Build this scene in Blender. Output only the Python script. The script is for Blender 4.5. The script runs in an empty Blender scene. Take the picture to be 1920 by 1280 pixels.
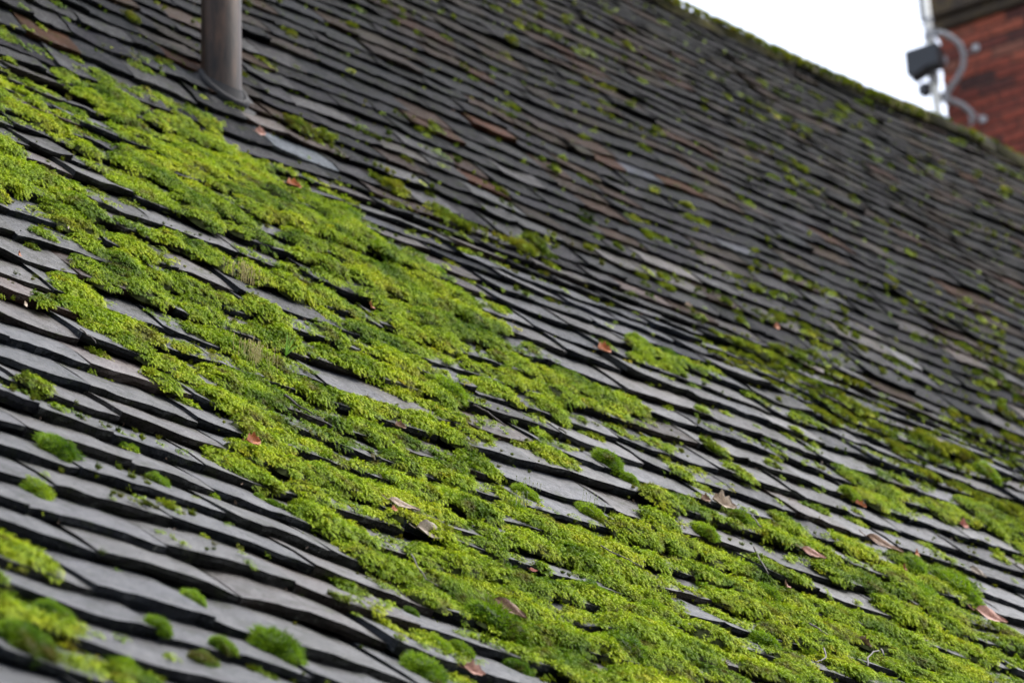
import bpy, math, random
import numpy as np
from mathutils import Matrix, Vector

random.seed(7)
rng = np.random.default_rng(7)
sc = bpy.context.scene
COL = sc.collection
rad = math.radians

# ------------------------------------------------------------------ camera
FPX, PITCH, ROLL, AZ = 6522.5, 26.865, 2.4, 47.82      # focal length in photo pixels, angles in degrees
CAM = np.array([0.0, 0.0, 1.6])
_a, _p, _r = rad(AZ), rad(PITCH), rad(ROLL)
_F = np.array([math.cos(_a)*math.cos(_p), math.sin(_a)*math.cos(_p), math.sin(_p)])
_R0 = np.array([math.sin(_a), -math.cos(_a), 0.0])
_U0 = np.cross(_R0, _F)
_R = math.cos(_r)*_R0 - math.sin(_r)*_U0
_U = math.sin(_r)*_R0 + math.cos(_r)*_U0

cam = bpy.data.cameras.new('camera')
cam_o = bpy.data.objects.new('camera', cam)
COL.objects.link(cam_o)
M = Matrix.Identity(4)
for i in range(3):
    M[i][0], M[i][1], M[i][2], M[i][3] = _R[i], _U[i], -_F[i], CAM[i]
cam_o.matrix_world = M
cam.sensor_width = 36.0
cam.lens = 36.0*FPX/1920.0
cam.clip_start, cam.clip_end = 0.1, 3000
cam.dof.use_dof = True
cam.dof.focus_distance = 5.55
cam.dof.aperture_fstop = 6.8
cam.dof.aperture_blades = 9
sc.camera = cam_o

# ------------------------------------------------------------------ sky and sun (overcast)
SUN_EL, SUN_AZ = 60.0, -24.0          # azimuth measured from +X towards +Y
world = bpy.data.worlds.new('World')
sc.world = world
world.use_nodes = True
wn, wl = world.node_tree.nodes, world.node_tree.links
bg = wn['Background']
sky = wn.new('ShaderNodeTexSky')
sky.sky_type = 'NISHITA'
sky.sun_disc = False
sky.sun_elevation = rad(SUN_EL)
sky.sun_rotation = rad(90.0 - SUN_AZ)
sky.air_density, sky.dust_density, sky.ozone_density = 1.0, 3.0, 1.0
hs = wn.new('ShaderNodeHueSaturation')
hs.inputs['Saturation'].default_value = 0.50
wl.new(sky.outputs[0], hs.inputs['Color'])
wl.new(hs.outputs[0], bg.inputs['Color'])
bg.inputs['Strength'].default_value = 0.15
sun = bpy.data.lights.new('sun', 'SUN')
sun.energy = 0.7
sun.angle = rad(35)
sun.color = (1.0, 0.975, 0.94)
sun_o = bpy.data.objects.new('sun', sun)
COL.objects.link(sun_o)
_sd = Vector((math.cos(rad(SUN_EL))*math.cos(rad(SUN_AZ)), math.cos(rad(SUN_EL))*math.sin(rad(SUN_AZ)), math.sin(rad(SUN_EL))))
sun_o.rotation_euler = _sd.to_track_quat('Z', 'Y').to_euler()
sun_o.location = (0, 0, 30)

vs = sc.view_settings
vs.view_transform = 'Standard'
vs.look = 'None'
vs.gamma = 1.0
vs.exposure = 1.72
sc.cycles.use_denoising = True
sc.cycles.adaptive_threshold = 0.02
sc.cycles.max_bounces = 7
sc.cycles.diffuse_bounces = 4
sc.cycles.transparent_max_bounces = 4

# ------------------------------------------------------------------ helpers
def hash2(ix, iy, seed):
    h = (ix.astype(np.int64)*374761393 + iy.astype(np.int64)*668265263 + seed*1274126177) & 0x7fffffff
    h = ((h ^ (h >> 13))*1274126177) & 0x7fffffff
    h = h ^ (h >> 16)
    return (h & 0xffff)/65535.0

def noise(x, y, seed=0):
    x = np.asarray(x, float); y = np.asarray(y, float)
    ix, iy = np.floor(x), np.floor(y)
    fx, fy = x - ix, y - iy
    fx, fy = fx*fx*(3 - 2*fx), fy*fy*(3 - 2*fy)
    a, b = hash2(ix, iy, seed), hash2(ix + 1, iy, seed)
    c, d = hash2(ix, iy + 1, seed), hash2(ix + 1, iy + 1, seed)
    return (a*(1 - fx) + b*fx)*(1 - fy) + (c*(1 - fx) + d*fx)*fy

def link(o, parent=None):
    COL.objects.link(o)
    if parent is not None:
        o.parent = parent
    return o

def tag(o, label=None, cat=None, group=None, kind=None):
    if label: o['label'] = label
    if cat: o['category'] = cat
    if group: o['group'] = group
    if kind: o['kind'] = kind
    return o

def mesh(name, v, f, mat=None, smooth=False, tints=None):
    me = bpy.data.meshes.new(name)
    me.from_pydata([tuple(map(float, q)) for q in v], [], f)
    if mat: me.materials.append(mat)
    if smooth: me.polygons.foreach_set('use_smooth', [True]*len(me.polygons))
    if tints is not None:
        at = me.color_attributes.new('tint', 'FLOAT_COLOR', 'POINT')
        at.data.foreach_set('color', np.asarray(tints, np.float32).ravel())
    me.update()
    return me

def obj(name, v, f, mat=None, parent=None, smooth=False, tints=None):
    return link(bpy.data.objects.new(name, mesh(name, v, f, mat, smooth, tints)), parent)

def empty(name, loc=(0, 0, 0)):
    o = bpy.data.objects.new(name, None)
    o.empty_display_size = 0.1
    o.location = loc
    return link(o)

def material(name):
    m = bpy.data.materials.new(name)
    m.use_nodes = True
    n, l = m.node_tree.nodes, m.node_tree.links
    return m, n, l, n['Principled BSDF']

def ramp(n, stops):
    r = n.new('ShaderNodeValToRGB')
    e = r.color_ramp.elements
    while len(e) < len(stops): e.new(0.5)
    for q, (p, c) in zip(e, stops):
        q.position = p
        q.color = (*c, 1.0)
    return r

def nz(n, l, scale, detail=4.0, rough=0.6, coord=None):
    t = n.new('ShaderNodeTexNoise')
    t.inputs['Scale'].default_value = scale
    t.inputs['Detail'].default_value = detail
    t.inputs['Roughness'].default_value = rough
    if coord is not None: l.new(coord, t.inputs['Vector'])
    return t

def mix(n, l, fac, a, b, mode='MIX'):
    m = n.new('ShaderNodeMix')
    m.data_type = 'RGBA'
    m.blend_type = mode
    for val, idx in ((fac, 0), (a, 6), (b, 7)):
        if isinstance(val, (int, float)): m.inputs[idx].default_value = val
        elif isinstance(val, tuple): m.inputs[idx].default_value = (*val, 1.0)
        else: l.new(val, m.inputs[idx])
    return m.outputs[2]

def maprange(n, l, src, a, b, c, d):
    m = n.new('ShaderNodeMapRange')
    for i, q in enumerate((a, b, c, d)): m.inputs[i + 1].default_value = q
    l.new(src, m.inputs[0])
    return m.outputs[0]

def bump(n, l, height, strength, dist, bsdf):
    b = n.new('ShaderNodeBump')
    b.inputs['Strength'].default_value = strength
    b.inputs['Distance'].default_value = dist
    l.new(height, b.inputs['Height'])
    l.new(b.outputs[0], bsdf.inputs['Normal'])

def tube(pts, r, n=8, closed_ends=True, radii=None):
    """swept tube through points; returns verts, faces"""
    P = [Vector(q) for q in pts]
    v, f = [], []
    prev = None
    for i, q in enumerate(P):
        d = (P[min(i + 1, len(P) - 1)] - P[max(i - 1, 0)]).normalized()
        if prev is None:
            a = d.orthogonal().normalized()
        else:
            a = (prev - d*prev.dot(d)).normalized()
        prev = a
        b = d.cross(a)
        rr = radii[i] if radii else r
        for k in range(n):
            t = 2*math.pi*k/n
            v.append(q + rr*(math.cos(t)*a + math.sin(t)*b))
    for i in range(len(P) - 1):
        for k in range(n):
            k2 = (k + 1) % n
            f.append((i*n + k, i*n + k2, (i + 1)*n + k2, (i + 1)*n + k))
    if closed_ends:
        f.append(tuple(range(n - 1, -1, -1)))
        f.append(tuple((len(P) - 1)*n + k for k in range(n)))
    return v, f

def boxv(x0, x1, y0, y1, z0, z1, off=0):
    v = [(x, y, z) for z in (z0, z1) for y in (y0, y1) for x in (x0, x1)]
    f = [(0, 2, 3, 1), (4, 5, 7, 6), (0, 1, 5, 4), (2, 6, 7, 3), (0, 4, 6, 2), (1, 3, 7, 5)]
    return v, [tuple(i + off for i in q) for q in f]

# ------------------------------------------------------------------ roof geometry
TILT = 0.122                                # thickness of a tile / its exposed length
H0 = 0.050                                  # height of a tile's lower edge above the rafter line
S0, S_RIDGE = -0.90, 6.13
SK, GK = [S0], []                           # diminishing courses: long tiles at the eave, short ones at the ridge
while SK[-1] < S_RIDGE:
    GK.append(float(np.interp(SK[-1], [0.2, 1.0, 1.9, 2.6, 3.2, 6.2], [.130, .124, .112, .104, .090, .084])))
    SK.append(SK[-1] + GK[-1])
SK, GK = np.array(SK[:-1]), np.array(GK)

def course(s):
    return np.clip(np.searchsorted(SK, np.asarray(s), 'right') - 1, 0, len(SK) - 1)

def course_frac(s):
    """how far up its tile's exposed length a point lies, 0 at the lower edge, 1 under the next tile"""
    k = course(s)
    return (np.asarray(s) - SK[k])/GK[k]
EY, EZ = 3.0612, 1.5141 + CAM[2]            # point s = 0 of the rafter line
PROF = [(-1.2, 42.5), (0.0, 42.5), (1.2, 46.2), (2.1, 49.3), (2.5, 47.5), (2.85, 43.4), (3.08, 55.4), (3.5, 54.3), (12, 53.6)]
_s = np.linspace(-1.2, 8.0, 4600)
_pt = np.radians(np.interp(_s, [a for a, _ in PROF], [b for _, b in PROF]))
_ds = _s[1] - _s[0]
_y = np.concatenate([[0], np.cumsum(np.cos(_pt[:-1])*_ds)])
_z = np.concatenate([[0], np.cumsum(np.sin(_pt[:-1])*_ds)])
_y += EY - np.interp(0, _s, _y)
_z += EZ - np.interp(0, _s, _z)

def und(x, s):
    """sag and waviness of the old rafters, along the surface normal"""
    return (0.038*(noise(x/1.1 + 3.1, s/1.3, 11) - .5) + 0.021*(noise(x/.42, s/.5 + 9.0, 12) - .5))

def frame_at(s):
    p = np.interp(s, _s, _pt)
    T = np.stack([np.zeros_like(p), np.cos(p), np.sin(p)], -1)
    N = np.stack([np.zeros_like(p), -np.sin(p), np.cos(p)], -1)
    return T, N

def roof_pt(x, s, h=0.0):
    x = np.asarray(x, float); s = np.asarray(s, float)
    T, N = frame_at(s)
    P = np.stack([x + 0*s, np.interp(s, _s, _y) + 0*x, np.interp(s, _s, _z) + 0*x], -1)
    return P + N*(np.asarray(h + und(x, s))[..., None])

def project(P):
    Q = np.asarray(P) - CAM
    z = Q@_F
    return 960 + FPX*(Q@_R)/z, 640 - FPX*(Q@_U)/z, z

def ray(u, v):
    return _F + (u - 960)/FPX*_R - (v - 640)/FPX*_U

def at_depth(u, v, Z):
    return CAM + Z*ray(u, v)

def on_roof(u, v, h=0.045):
    """where the line of sight through photo pixel (u, v) meets the roof (h above the rafter line)"""
    d = ray(u, v)
    y = _y - h*np.sin(_pt) - CAM[1]
    z = _z + h*np.cos(_pt) - CAM[2]
    g = y/d[1]*d[2] - z
    k = np.where((g[:-1] > 0) & (g[1:] <= 0))[0]
    if not len(k): k = np.where((g[:-1] > 0) != (g[1:] > 0))[0]
    k = k[0]
    w = g[k]/(g[k] - g[k + 1])
    s = _s[k] + w*_ds
    t = (y[k] + w*(y[k + 1] - y[k]))/d[1]
    x = t*d[0]
    for _ in range(4):                       # refine for the waviness
        P = roof_pt(x, s, h)
        uu, vv, zz = project(P)
        T, N = frame_at(np.array(s))
        e = 1e-3
        u1, v1, _q = project(roof_pt(x + e, s, h)); u2, v2, _q = project(roof_pt(x, s + e, h))
        A = np.array([[(u1 - uu)/e, (u2 - uu)/e], [(v1 - vv)/e, (v2 - vv)/e]])
        dx = np.linalg.solve(A, np.array([u - uu, v - vv]))
        x += float(np.clip(dx[0], -.1, .1)); s += float(np.clip(dx[1], -.1, .1))
    return float(x), float(s), float(zz)

# ------------------------------------------------------------------ where the moss grows (photo pixels, laid onto the roof)
STROKES = [  # polyline, half width px, density
    ([(240, 235), (420, 305), (560, 370), (650, 420)], 38, 1.0),
    ([(300, 330), (470, 400), (640, 480), (780, 560), (910, 650), (1020, 730)], 60, 1.15),
    ([(170, 290), (330, 380), (430, 440)], 28, .9),
    ([(130, 540), (300, 600), (440, 650), (590, 650)], 46, 1.0),
    ([(260, 500), (400, 560), (560, 620), (620, 660)], 36, 1.0),
    ([(280, 440), (480, 500), (690, 610), (760, 660)], 34, .85),
    ([(620, 640), (740, 700), (880, 770), (930, 800)], 42, .85),
    ([(430, 720), (600, 770), (760, 820), (870, 870)], 62, 1.05),
    ([(220, 640), (300, 700), (420, 740)], 26, .75),
    ([(480, 850), (560, 890), (615, 945)], 44, 1.1),
    ([(620, 880), (740, 930), (860, 960)], 36, .9),
    ([(650, 960), (780, 1010), (900, 1040)], 34, .85),
    ([(760, 1040), (900, 1080), (1080, 1150), (1250, 1230), (1400, 1290)], 72, 1.2),
    ([(930, 970), (1060, 1020), (1160, 1080), (1260, 1130)], 50, 1.15),
    ([(890, 1150), (1050, 1220), (1200, 1290)], 44, .95),
    ([(1230, 1030), (1330, 1080), (1440, 1140), (1570, 1180), (1700, 1240), (1820, 1290)], 68, 1.2),
    ([(1470, 1030), (1600, 1060), (1760, 1130)], 50, .95),
    ([(1450, 1240), (1560, 1290)], 40, .9),
    ([(1660, 1140), (1800, 1180), (1920, 1240)], 40, 1.0),
    ([(1240, 950), (1380, 980), (1520, 1040)], 34, .8),
    ([(1530, 950), (1700, 1000), (1920, 1090)], 30, .4),
    ([(0, 170), (80, 215), (140, 250)], 36, 1.0),
    ([(0, 300), (80, 350), (160, 410), (260, 480)], 46, 1.05),
    ([(0, 390), (120, 430), (250, 480)], 28, .9),
    ([(0, 40), (90, 95)], 24, .6), ([(20, 10), (150, 60), (260, 110), (380, 170)], 26, .42),
    ([(130, 150), (250, 185), (400, 235)], 26, .8),
    ([(40, 495), (200, 560)], 26, .6),
    ([(1190, 670), (1320, 700)], 20, .9),
    ([(1040, 740), (1150, 770), (1250, 820)], 28, .95),
    ([(900, 830), (1060, 850)], 30, .45),
    ([(700, 330), (860, 420)], 24, .6), ([(860, 400), (1040, 480)], 24, .5), ([(540, 230), (680, 260)], 24, .45),
    ([(660, 440), (860, 560)], 26, .45),
    ([(1330, 610), (1500, 710), (1650, 800), (1860, 895)], 40, .50),
    ([(1540, 770), (1700, 850), (1930, 960)], 70, .52),
    ([(1640, 900), (1930, 1010)], 60, .55),
    ([(1400, 560), (1650, 680), (1930, 830)], 100, .41),
    ([(1300, 470), (1500, 560), (1930, 700)], 80, .30),
    ([(1350, 760), (1500, 830), (1700, 900)], 60, .25),
    ([(1230, 860), (1500, 930)], 40, .25),
    ([(0, 1030), (70, 1080)], 30, .8), ([(120, 1230), (300, 1290)], 26, .7), ([(0, 1130), (130, 1160)], 30, .45),
    ([(0, 690), (110, 750)], 14, .5),
    ([(680, 1140), (900, 1250)], 40, .3),
]
_seg = []
for pl, hw, d in STROKES:
    for a, b in zip(pl[:-1], pl[1:]): _seg.append((a[0], a[1], b[0], b[1], hw, d))
_seg = np.array(_seg, float)

def coverage(u, v):
    u = np.clip(u, 0, 1920); v = np.clip(v, 0, 1280)
    base = np.where(v < 0.45*u + 60, .105, .07)
    base = np.where((v > .3*u + 620) & (u < 700), .015, base)
    out = base
    for x0, y0, x1, y1, hw, d in _seg:
        dx, dy = x1 - x0, y1 - y0
        t = np.clip(((u - x0)*dx + (v - y0)*dy)/(dx*dx + dy*dy), 0, 1)
        q = np.hypot(u - x0 - t*dx, v - y0 - t*dy)/hw
        out = np.maximum(out, d*np.clip(1.5 - q, 0, 1)/1.0)
    return np.minimum(out, 1.2)

# ------------------------------------------------------------------ materials
def tile_material():
    m, n, l, b = material('weathered_tile')
    at = n.new('ShaderNodeAttribute'); at.attribute_name = 'tint'
    geo = n.new('ShaderNodeNewGeometry')
    pos = geo.outputs['Position']
    big, mid, fine = nz(n, l, 14, 5, .65, pos), nz(n, l, 70, 5, .7, pos), nz(n, l, 420, 3, .7, pos)
    k1 = ramp(n, [(.30, (.50, .50, .52)), (.70, (1.5, 1.47, 1.44))]); l.new(big.outputs[0], k1.inputs[0])
    k2 = ramp(n, [(.30, (.70, .70, .70)), (.75, (1.25, 1.24, 1.22))]); l.new(mid.outputs[0], k2.inputs[0])
    c = mix(n, l, 1.0, at.outputs['Color'], k1.outputs[0], 'MULTIPLY')
    c = mix(n, l, 1.0, c, k2.outputs[0], 'MULTIPLY')
    gr = nz(n, l, 26, 6, .75, pos)
    gm = maprange(n, l, gr.outputs[0], .56, .70, 0, .75)
    c = mix(n, l, gm, c, (.045, .055, .022))
    li = nz(n, l, 95, 3, .6, pos)
    lm = maprange(n, l, li.outputs[0], .62, .68, 0, .55)
    c = mix(n, l, lm, c, (.085, .088, .072))
    sp = nz(n, l, 240, 2, .5, pos)
    sm = maprange(n, l, sp.outputs[0], .62, .66, 0, .9)
    c = mix(n, l, sm, c, (.012, .014, .008))
    l.new(c, b.inputs['Base Color'])
    rg = n.new('ShaderNodeMath'); rg.operation = 'MULTIPLY'
    l.new(maprange(n, l, mid.outputs[0], .3, .7, .60, .80), rg.inputs[0]); l.new(maprange(n, l, at.outputs['Alpha'], 0, 1, 1.0, .68), rg.inputs[1])
    l.new(rg.outputs[0], b.inputs['Roughness'])
    wet = n.new('ShaderNodeMath'); wet.operation = 'MULTIPLY'
    l.new(maprange(n, l, at.outputs['Alpha'], 0, 1, .014, .34), wet.inputs[0])
    l.new(maprange(n, l, gr.outputs[0], .36, .64, 1.45, .40), wet.inputs[1])
    wet2 = n.new('ShaderNodeMath'); wet2.operation = 'MULTIPLY'
    l.new(wet.outputs[0], wet2.inputs[0]); l.new(maprange(n, l, sp.outputs[0], .58, .64, 1.0, .25), wet2.inputs[1])
    l.new(wet2.outputs[0], b.inputs['Specular IOR Level'])
    add = n.new('ShaderNodeMath'); add.operation = 'MULTIPLY_ADD'
    l.new(mid.outputs[0], add.inputs[0]); add.inputs[1].default_value = 2.2; l.new(fine.outputs[0], add.inputs[2])
    bump(n, l, add.outputs[0], .8, .0016, b)
    return m

def moss_material(name, dark, light, tipc, var=.5):
    m, n, l, b = material(name)
    at = n.new('ShaderNodeAttribute'); at.attribute_name = 'tint'     # red channel: 0 at the stem's foot, 1 at the young tip
    info = n.new('ShaderNodeObjectInfo')
    geo = n.new('ShaderNodeNewGeometry')
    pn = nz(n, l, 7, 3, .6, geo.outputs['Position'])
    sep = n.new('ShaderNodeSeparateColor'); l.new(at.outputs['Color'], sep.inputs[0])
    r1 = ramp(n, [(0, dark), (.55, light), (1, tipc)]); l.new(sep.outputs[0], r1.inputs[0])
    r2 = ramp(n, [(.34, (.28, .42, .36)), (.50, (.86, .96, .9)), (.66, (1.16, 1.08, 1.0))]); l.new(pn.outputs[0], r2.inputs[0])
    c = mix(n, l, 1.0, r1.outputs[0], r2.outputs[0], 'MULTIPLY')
    r3 = ramp(n, [(0, (1 - var, 1 - var*.8, 1 - var)), (.5, (1, 1, 1)), (.96, (1.12, 1.06, 1)), (1, (1.2, .85, .8))]); l.new(info.outputs['Random'], r3.inputs[0])
    c = mix(n, l, 1.0, c, r3.outputs[0], 'MULTIPLY')
    dn = nz(n, l, 17, 4, .65, geo.outputs['Position'])
    c = mix(n, l, maprange(n, l, dn.outputs[0], .54, .69, 0, .85), c, (.115, .085, .018))
    l.new(c, b.inputs['Base Color'])
    b.inputs['Roughness'].default_value = .55
    b.inputs['Specular IOR Level'].default_value = .12
    tr = n.new('ShaderNodeBsdfTranslucent'); l.new(c, tr.inputs['Color'])
    ms = n.new('ShaderNodeMixShader'); ms.inputs[0].default_value = .36
    l.new(b.outputs[0], ms.inputs[1]); l.new(tr.outputs[0], ms.inputs[2])
    l.new(ms.outputs[0], n['Material Output'].inputs['Surface'])
    return m

def simple(name, col, rough=.6, metal=0.0, nscale=30, amt=.35, bumpd=0.0, spec=.5):
    m, n, l, b = material(name)
    tc = n.new('ShaderNodeTexCoord')
    t = nz(n, l, nscale, 5, .65, tc.outputs['Object'])
    r = ramp(n, [(.3, tuple(q*(1 - amt) for q in col)), (.7, tuple(q*(1 + amt) for q in col))])
    l.new(t.outputs[0], r.inputs[0]); l.new(r.outputs[0], b.inputs['Base Color'])
    b.inputs['Roughness'].default_value = rough
    b.inputs['Metallic'].default_value = metal
    b.inputs['Specular IOR Level'].default_value = spec
    if bumpd: bump(n, l, t.outputs[0], .5, bumpd, b)
    return m

MT = tile_material()
MOSS = moss_material('feather_moss', (.016, .028, .003), (.245, .330, .010), (.610, .690, .030))  # foot naturally darker, lowered further to paint shade inside the moss
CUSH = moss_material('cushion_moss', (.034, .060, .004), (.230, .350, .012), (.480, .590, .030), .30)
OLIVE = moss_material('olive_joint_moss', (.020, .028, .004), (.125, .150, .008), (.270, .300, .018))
SOIL = simple('moss_root_mat', (.030, .036, .010), .9, 0, 60, .5, .002, .1)
DECK = simple('roof_felt', (.015, .014, .013), .9)

# ------------------------------------------------------------------ ground and wall below the eave
g = obj('ground', [(-400, -400, 0), (400, -400, 0), (400, 400, 0), (-400, 400, 0)], [(0, 1, 2, 3)], simple('tarmac', (.06, .06, .058), .85, 0, 3, .3, .003))
tag(g, kind='structure')

# ------------------------------------------------------------------ roof: deck, tiles, ridge
roof = empty('tiled_roof', (float(CAM[0]) + 5, EY, EZ))
tag(roof, 'old sagging roof of dark moss-grown tiles rising to a mossy ridge', 'roof', kind='thing')
ROOT = np.array(roof.location)
XMIN, XMAX = -1.5, 14.0
dv, df = [], []
ss = np.concatenate([np.arange(S0 - .02, S_RIDGE, .12), [S_RIDGE]])
xs = np.arange(XMIN, XMAX + .1, .25)
for s in ss:
    P = roof_pt(xs, np.full_like(xs, s), -.02)
    dv += [tuple(p - ROOT) for p in P]
nx = len(xs)
for i in range(len(ss) - 1):
    for j in range(nx - 1):
        a = i*nx + j
        df.append((a, a + 1, a + nx + 1, a + nx))
# the far slope behind the ridge
P0 = roof_pt(xs, np.full_like(xs, S_RIDGE), -.02)
base = len(dv)
for k in range(2):
    for p in P0:
        q = p + np.array([0, k*3.4, -k*4.6 - .0])
        dv.append(tuple(q - ROOT))
for j in range(nx - 1):
    df.append((base + j, base + j + 1, base + nx + j + 1, base + nx + j))
obj('roof_deck', dv, df, DECK, roof)
wv, wf = boxv(XMIN, XMAX, EY - .35, EY - .1, 0, EZ - .72)
tag(obj('house_wall', wv, wf, simple('render_wall', (.35, .33, .30), .9)), kind='structure')

NX, NA = 9, 3
def tile_mesh(x0, x1, sk, p):
    """one tile: slab with a ragged lower edge, slight camber, its own tilt; returns verts, faces, number of smooth faces"""
    w = x1 - x0
    xc, L, t = .5*(x0 + x1), p['len'], p['t']
    T, N = frame_at(np.array(sk))
    P0 = roof_pt(np.array(xc), np.array(sk), 0.0)
    X = np.array([1.0, 0, 0])
    und0 = und(np.array(xc), np.array(sk))
    xl = np.linspace(-w/2 + p['gap'], w/2 - p['gap'], NX + 1)
    al = np.array([0.0, .35, 1.0])*L
    al = np.array([0.0, .18*L, .55*L, L])
    tan = TILT
    fr = p['seed']
    edge = .009*(noise(xl/.045 + fr, xl*0 + fr, 21) - .5) + .008*(noise(xl/.013 + fr, xl*0, 22) - .5)*p['rag']
    chip = np.zeros(NX + 1)
    if p['chip']:
        chip[0 if p['chip'] < 0 else -1] = .010 + .012*abs(p['chip'])
    def place(x, a, h):
        x, a, h = np.asarray(x, float), np.asarray(a, float), np.asarray(h, float)
        xr = x*math.cos(p['yaw']) - a*math.sin(p['yaw'])
        ar = x*math.sin(p['yaw']) + a*math.cos(p['yaw'])
        hh = h + x*p['roll'] + p['lift']*(1 - a/L)
        hh = hh + und(xc + xr, sk + np.maximum(ar, 0)) - und0      # follow the sag along the course
        return P0 + X*xr[..., None] + T*(ar + p['ds'])[..., None] + N*hh[..., None]
    v, f, smooth = [], [], []
    camb = p['camber']
    def toph(x, a):
        return H0 - a*tan + camb*((2*x/w)**2 - .33) + .0034*(noise(x/.030 + fr, a/.035, 23) - .5)
    n1 = NX + 1
    rows = []
    for i, a in enumerate(al):
        aa = a + ((edge + chip) if i == 0 else (chip*.3 if i == 1 else 0*chip))
        rows.append((xl, aa, toph(xl, aa) - (.0022 if i == 0 else 0)))
    for i in range(len(al) - 1):
        for j in range(NX):
            f.append((i*n1 + j, i*n1 + j + 1, (i + 1)*n1 + j + 1, (i + 1)*n1 + j)); smooth.append(True)
    # lower face, with a rough middle line
    o = n1*len(al)
    for q in range(3):
        back = 0*xl if q == 0 else (-.001 + .004*noise(xl/.012 + fr, q + fr + 0*xl, 24) if q == 1 else .003 + .004*noise(xl/.015, fr + 0*xl, 25))
        aa = edge + chip + back
        rows.append((xl, aa, toph(xl, aa) - .0022 - q/2*t*(1 + .12*(noise(xl/.03, fr + 0*xl, 26) - .5))))
    for q in range(2):
        for j in range(NX):
            f.append((o + (q + 1)*n1 + j, o + (q + 1)*n1 + j + 1, o + q*n1 + j + 1, o + q*n1 + j)); smooth.append(False)
    # sides and underside
    o2 = o + 3*n1
    ex_, ea_, eh_ = [], [], []
    for sgn, j in ((-1, 0), (1, NX)):
        for a in (al[0] + edge[j] + chip[j], al[-1]):
            for dh in (-.0022, -t):
                ex_.append(xl[j]); ea_.append(a); eh_.append(dh)
        q = (o2, o2 + 1, o2 + 3, o2 + 2)
        f.append(q if sgn < 0 else q[::-1]); smooth.append(False)
        o2 += 4
    for a in (.004, L):
        for j in (0, NX):
            ex_.append(xl[j]); ea_.append(a); eh_.append(-t)
    f.append((o2, o2 + 2, o2 + 3, o2 + 1)); smooth.append(False)
    ex_, ea_ = np.array(ex_), np.array(ea_)
    rows.append((ex_, ea_, toph(ex_, ea_) + np.array(eh_)))
    v = place(np.concatenate([r[0] for r in rows]), np.concatenate([r[1] for r in rows]), np.concatenate([r[2] for r in rows]))
    return list(v), f, smooth

PALETTE = [((.060, .072, .098), .48), ((.046, .055, .074), .22), ((.100, .097, .096), .14), ((.110, .080, .068), .11), ((.150, .076, .052), .03), ((.15, .155, .165), .03)]
def pick_tint(dirt, upper):
    r = random.random()*sum(w for _, w in PALETTE)
    for c, w in PALETTE:
        r -= w
        if r <= 0: break
    k = random.uniform(.70, 1.25)*dirt
    warm = (1.16, 1.0, .86) if upper else (1, 1, 1)
    return tuple(min(q*k*h*random.uniform(.95, 1.05), .5) for q, h in zip(c, warm))

TILES = []
n_course = len(SK)
for k in range(n_course):
    sk, gk = float(SK[k]), float(GK[k])
    THICK = gk*TILT
    xx = np.linspace(0, 14, 400)
    u, v, z = project(roof_pt(xx, np.full_like(xx, sk), H0))
    vis = (u > -480) & (u < 2400) & (v > -420) & (v < 1700)
    if not vis.any(): continue
    xa, xb = xx[vis].min() - .1, xx[vis].max() + .1
    x = xa - random.random()*.2
    run, cj = 0.0, random.gauss(0, .008)
    while x < xb:
        w = min(max(random.gauss(1.48*gk if sk < 2.9 else 1.62*gk, .030), .09), .28)
        run = .6*run + random.gauss(0, .0048)
        rough = 1.0 if sk < 2.9 else .6
        p = dict(len=2.25*gk, t=THICK*random.uniform(.85, 1.25), gap=random.uniform(.0005, .0018), seed=random.random()*500, chip=0,
                 yaw=random.gauss(0, .018)*rough, roll=random.gauss(-.008, .015)*rough, lift=abs(random.gauss(0, .0017))*rough, ds=run*rough + cj,
                 camber=random.gauss(.0010, .0024), rag=random.choice((.3, .6, 1.0, 1.5)))
        if random.random() < .10: p['chip'] = random.choice((-1, 1))*random.random()
        if random.random() < .08: p['lift'] += random.uniform(.003, .008); p['roll'] *= 2
        TILES.append([x, x + w, sk, p, pick_tint(.165 if sk < 2.6 else (.20 if sk < 4.2 else .135), sk > 2.8), min(1.1, max(.03, 1.0 - .45*(sk - 1.2) + random.gauss(0, .15)))])
        x += w

def find_tile(u, v):
    x, s, _ = on_roof(u, v, .045)
    best = None
    for t in TILES:
        if t[2] <= s < t[2] + GK[course(s)] and t[0] <= x < t[1]: best = t
    return best
for (u, v), c in (((588, 288), (.085, .095, .105)), ((100, 556), (.045, .024, .018)), ((1190, 535), (.085, .066, .060)), ((1190, 318), (.060, .064, .076)),
                  ((1390, 475), (.055, .058, .066)), ((260, 680), (.06, .045, .042))):
    t = find_tile(u, v)
    if t: t[4] = c

_tk = np.array([float(course(t[2] + 1e-4))*100.0 + t[0] for t in TILES])
_order = np.argsort(_tk); _tk = _tk[_order]
_ta = np.array([[.5*(t[0] + t[1]), t[2], t[3]['roll'], t[3]['lift'], t[3]['ds'], random.random()] for t in TILES])[_order]
def tile_of(x, s):
    k = course(s)
    return np.clip(np.searchsorted(_tk, k*100 + np.asarray(x), 'right') - 1, 0, len(_tk) - 1)
def top_h(x, s):
    i = tile_of(x, s)
    q = _ta[i]
    a = np.clip(s - q[..., 1] - q[..., 4], -.01, .13)
    return H0 - a*TILT + np.clip((x - q[..., 0]), -.13, .13)*q[..., 2] + q[..., 3]*(1 - a/.245)

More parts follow.
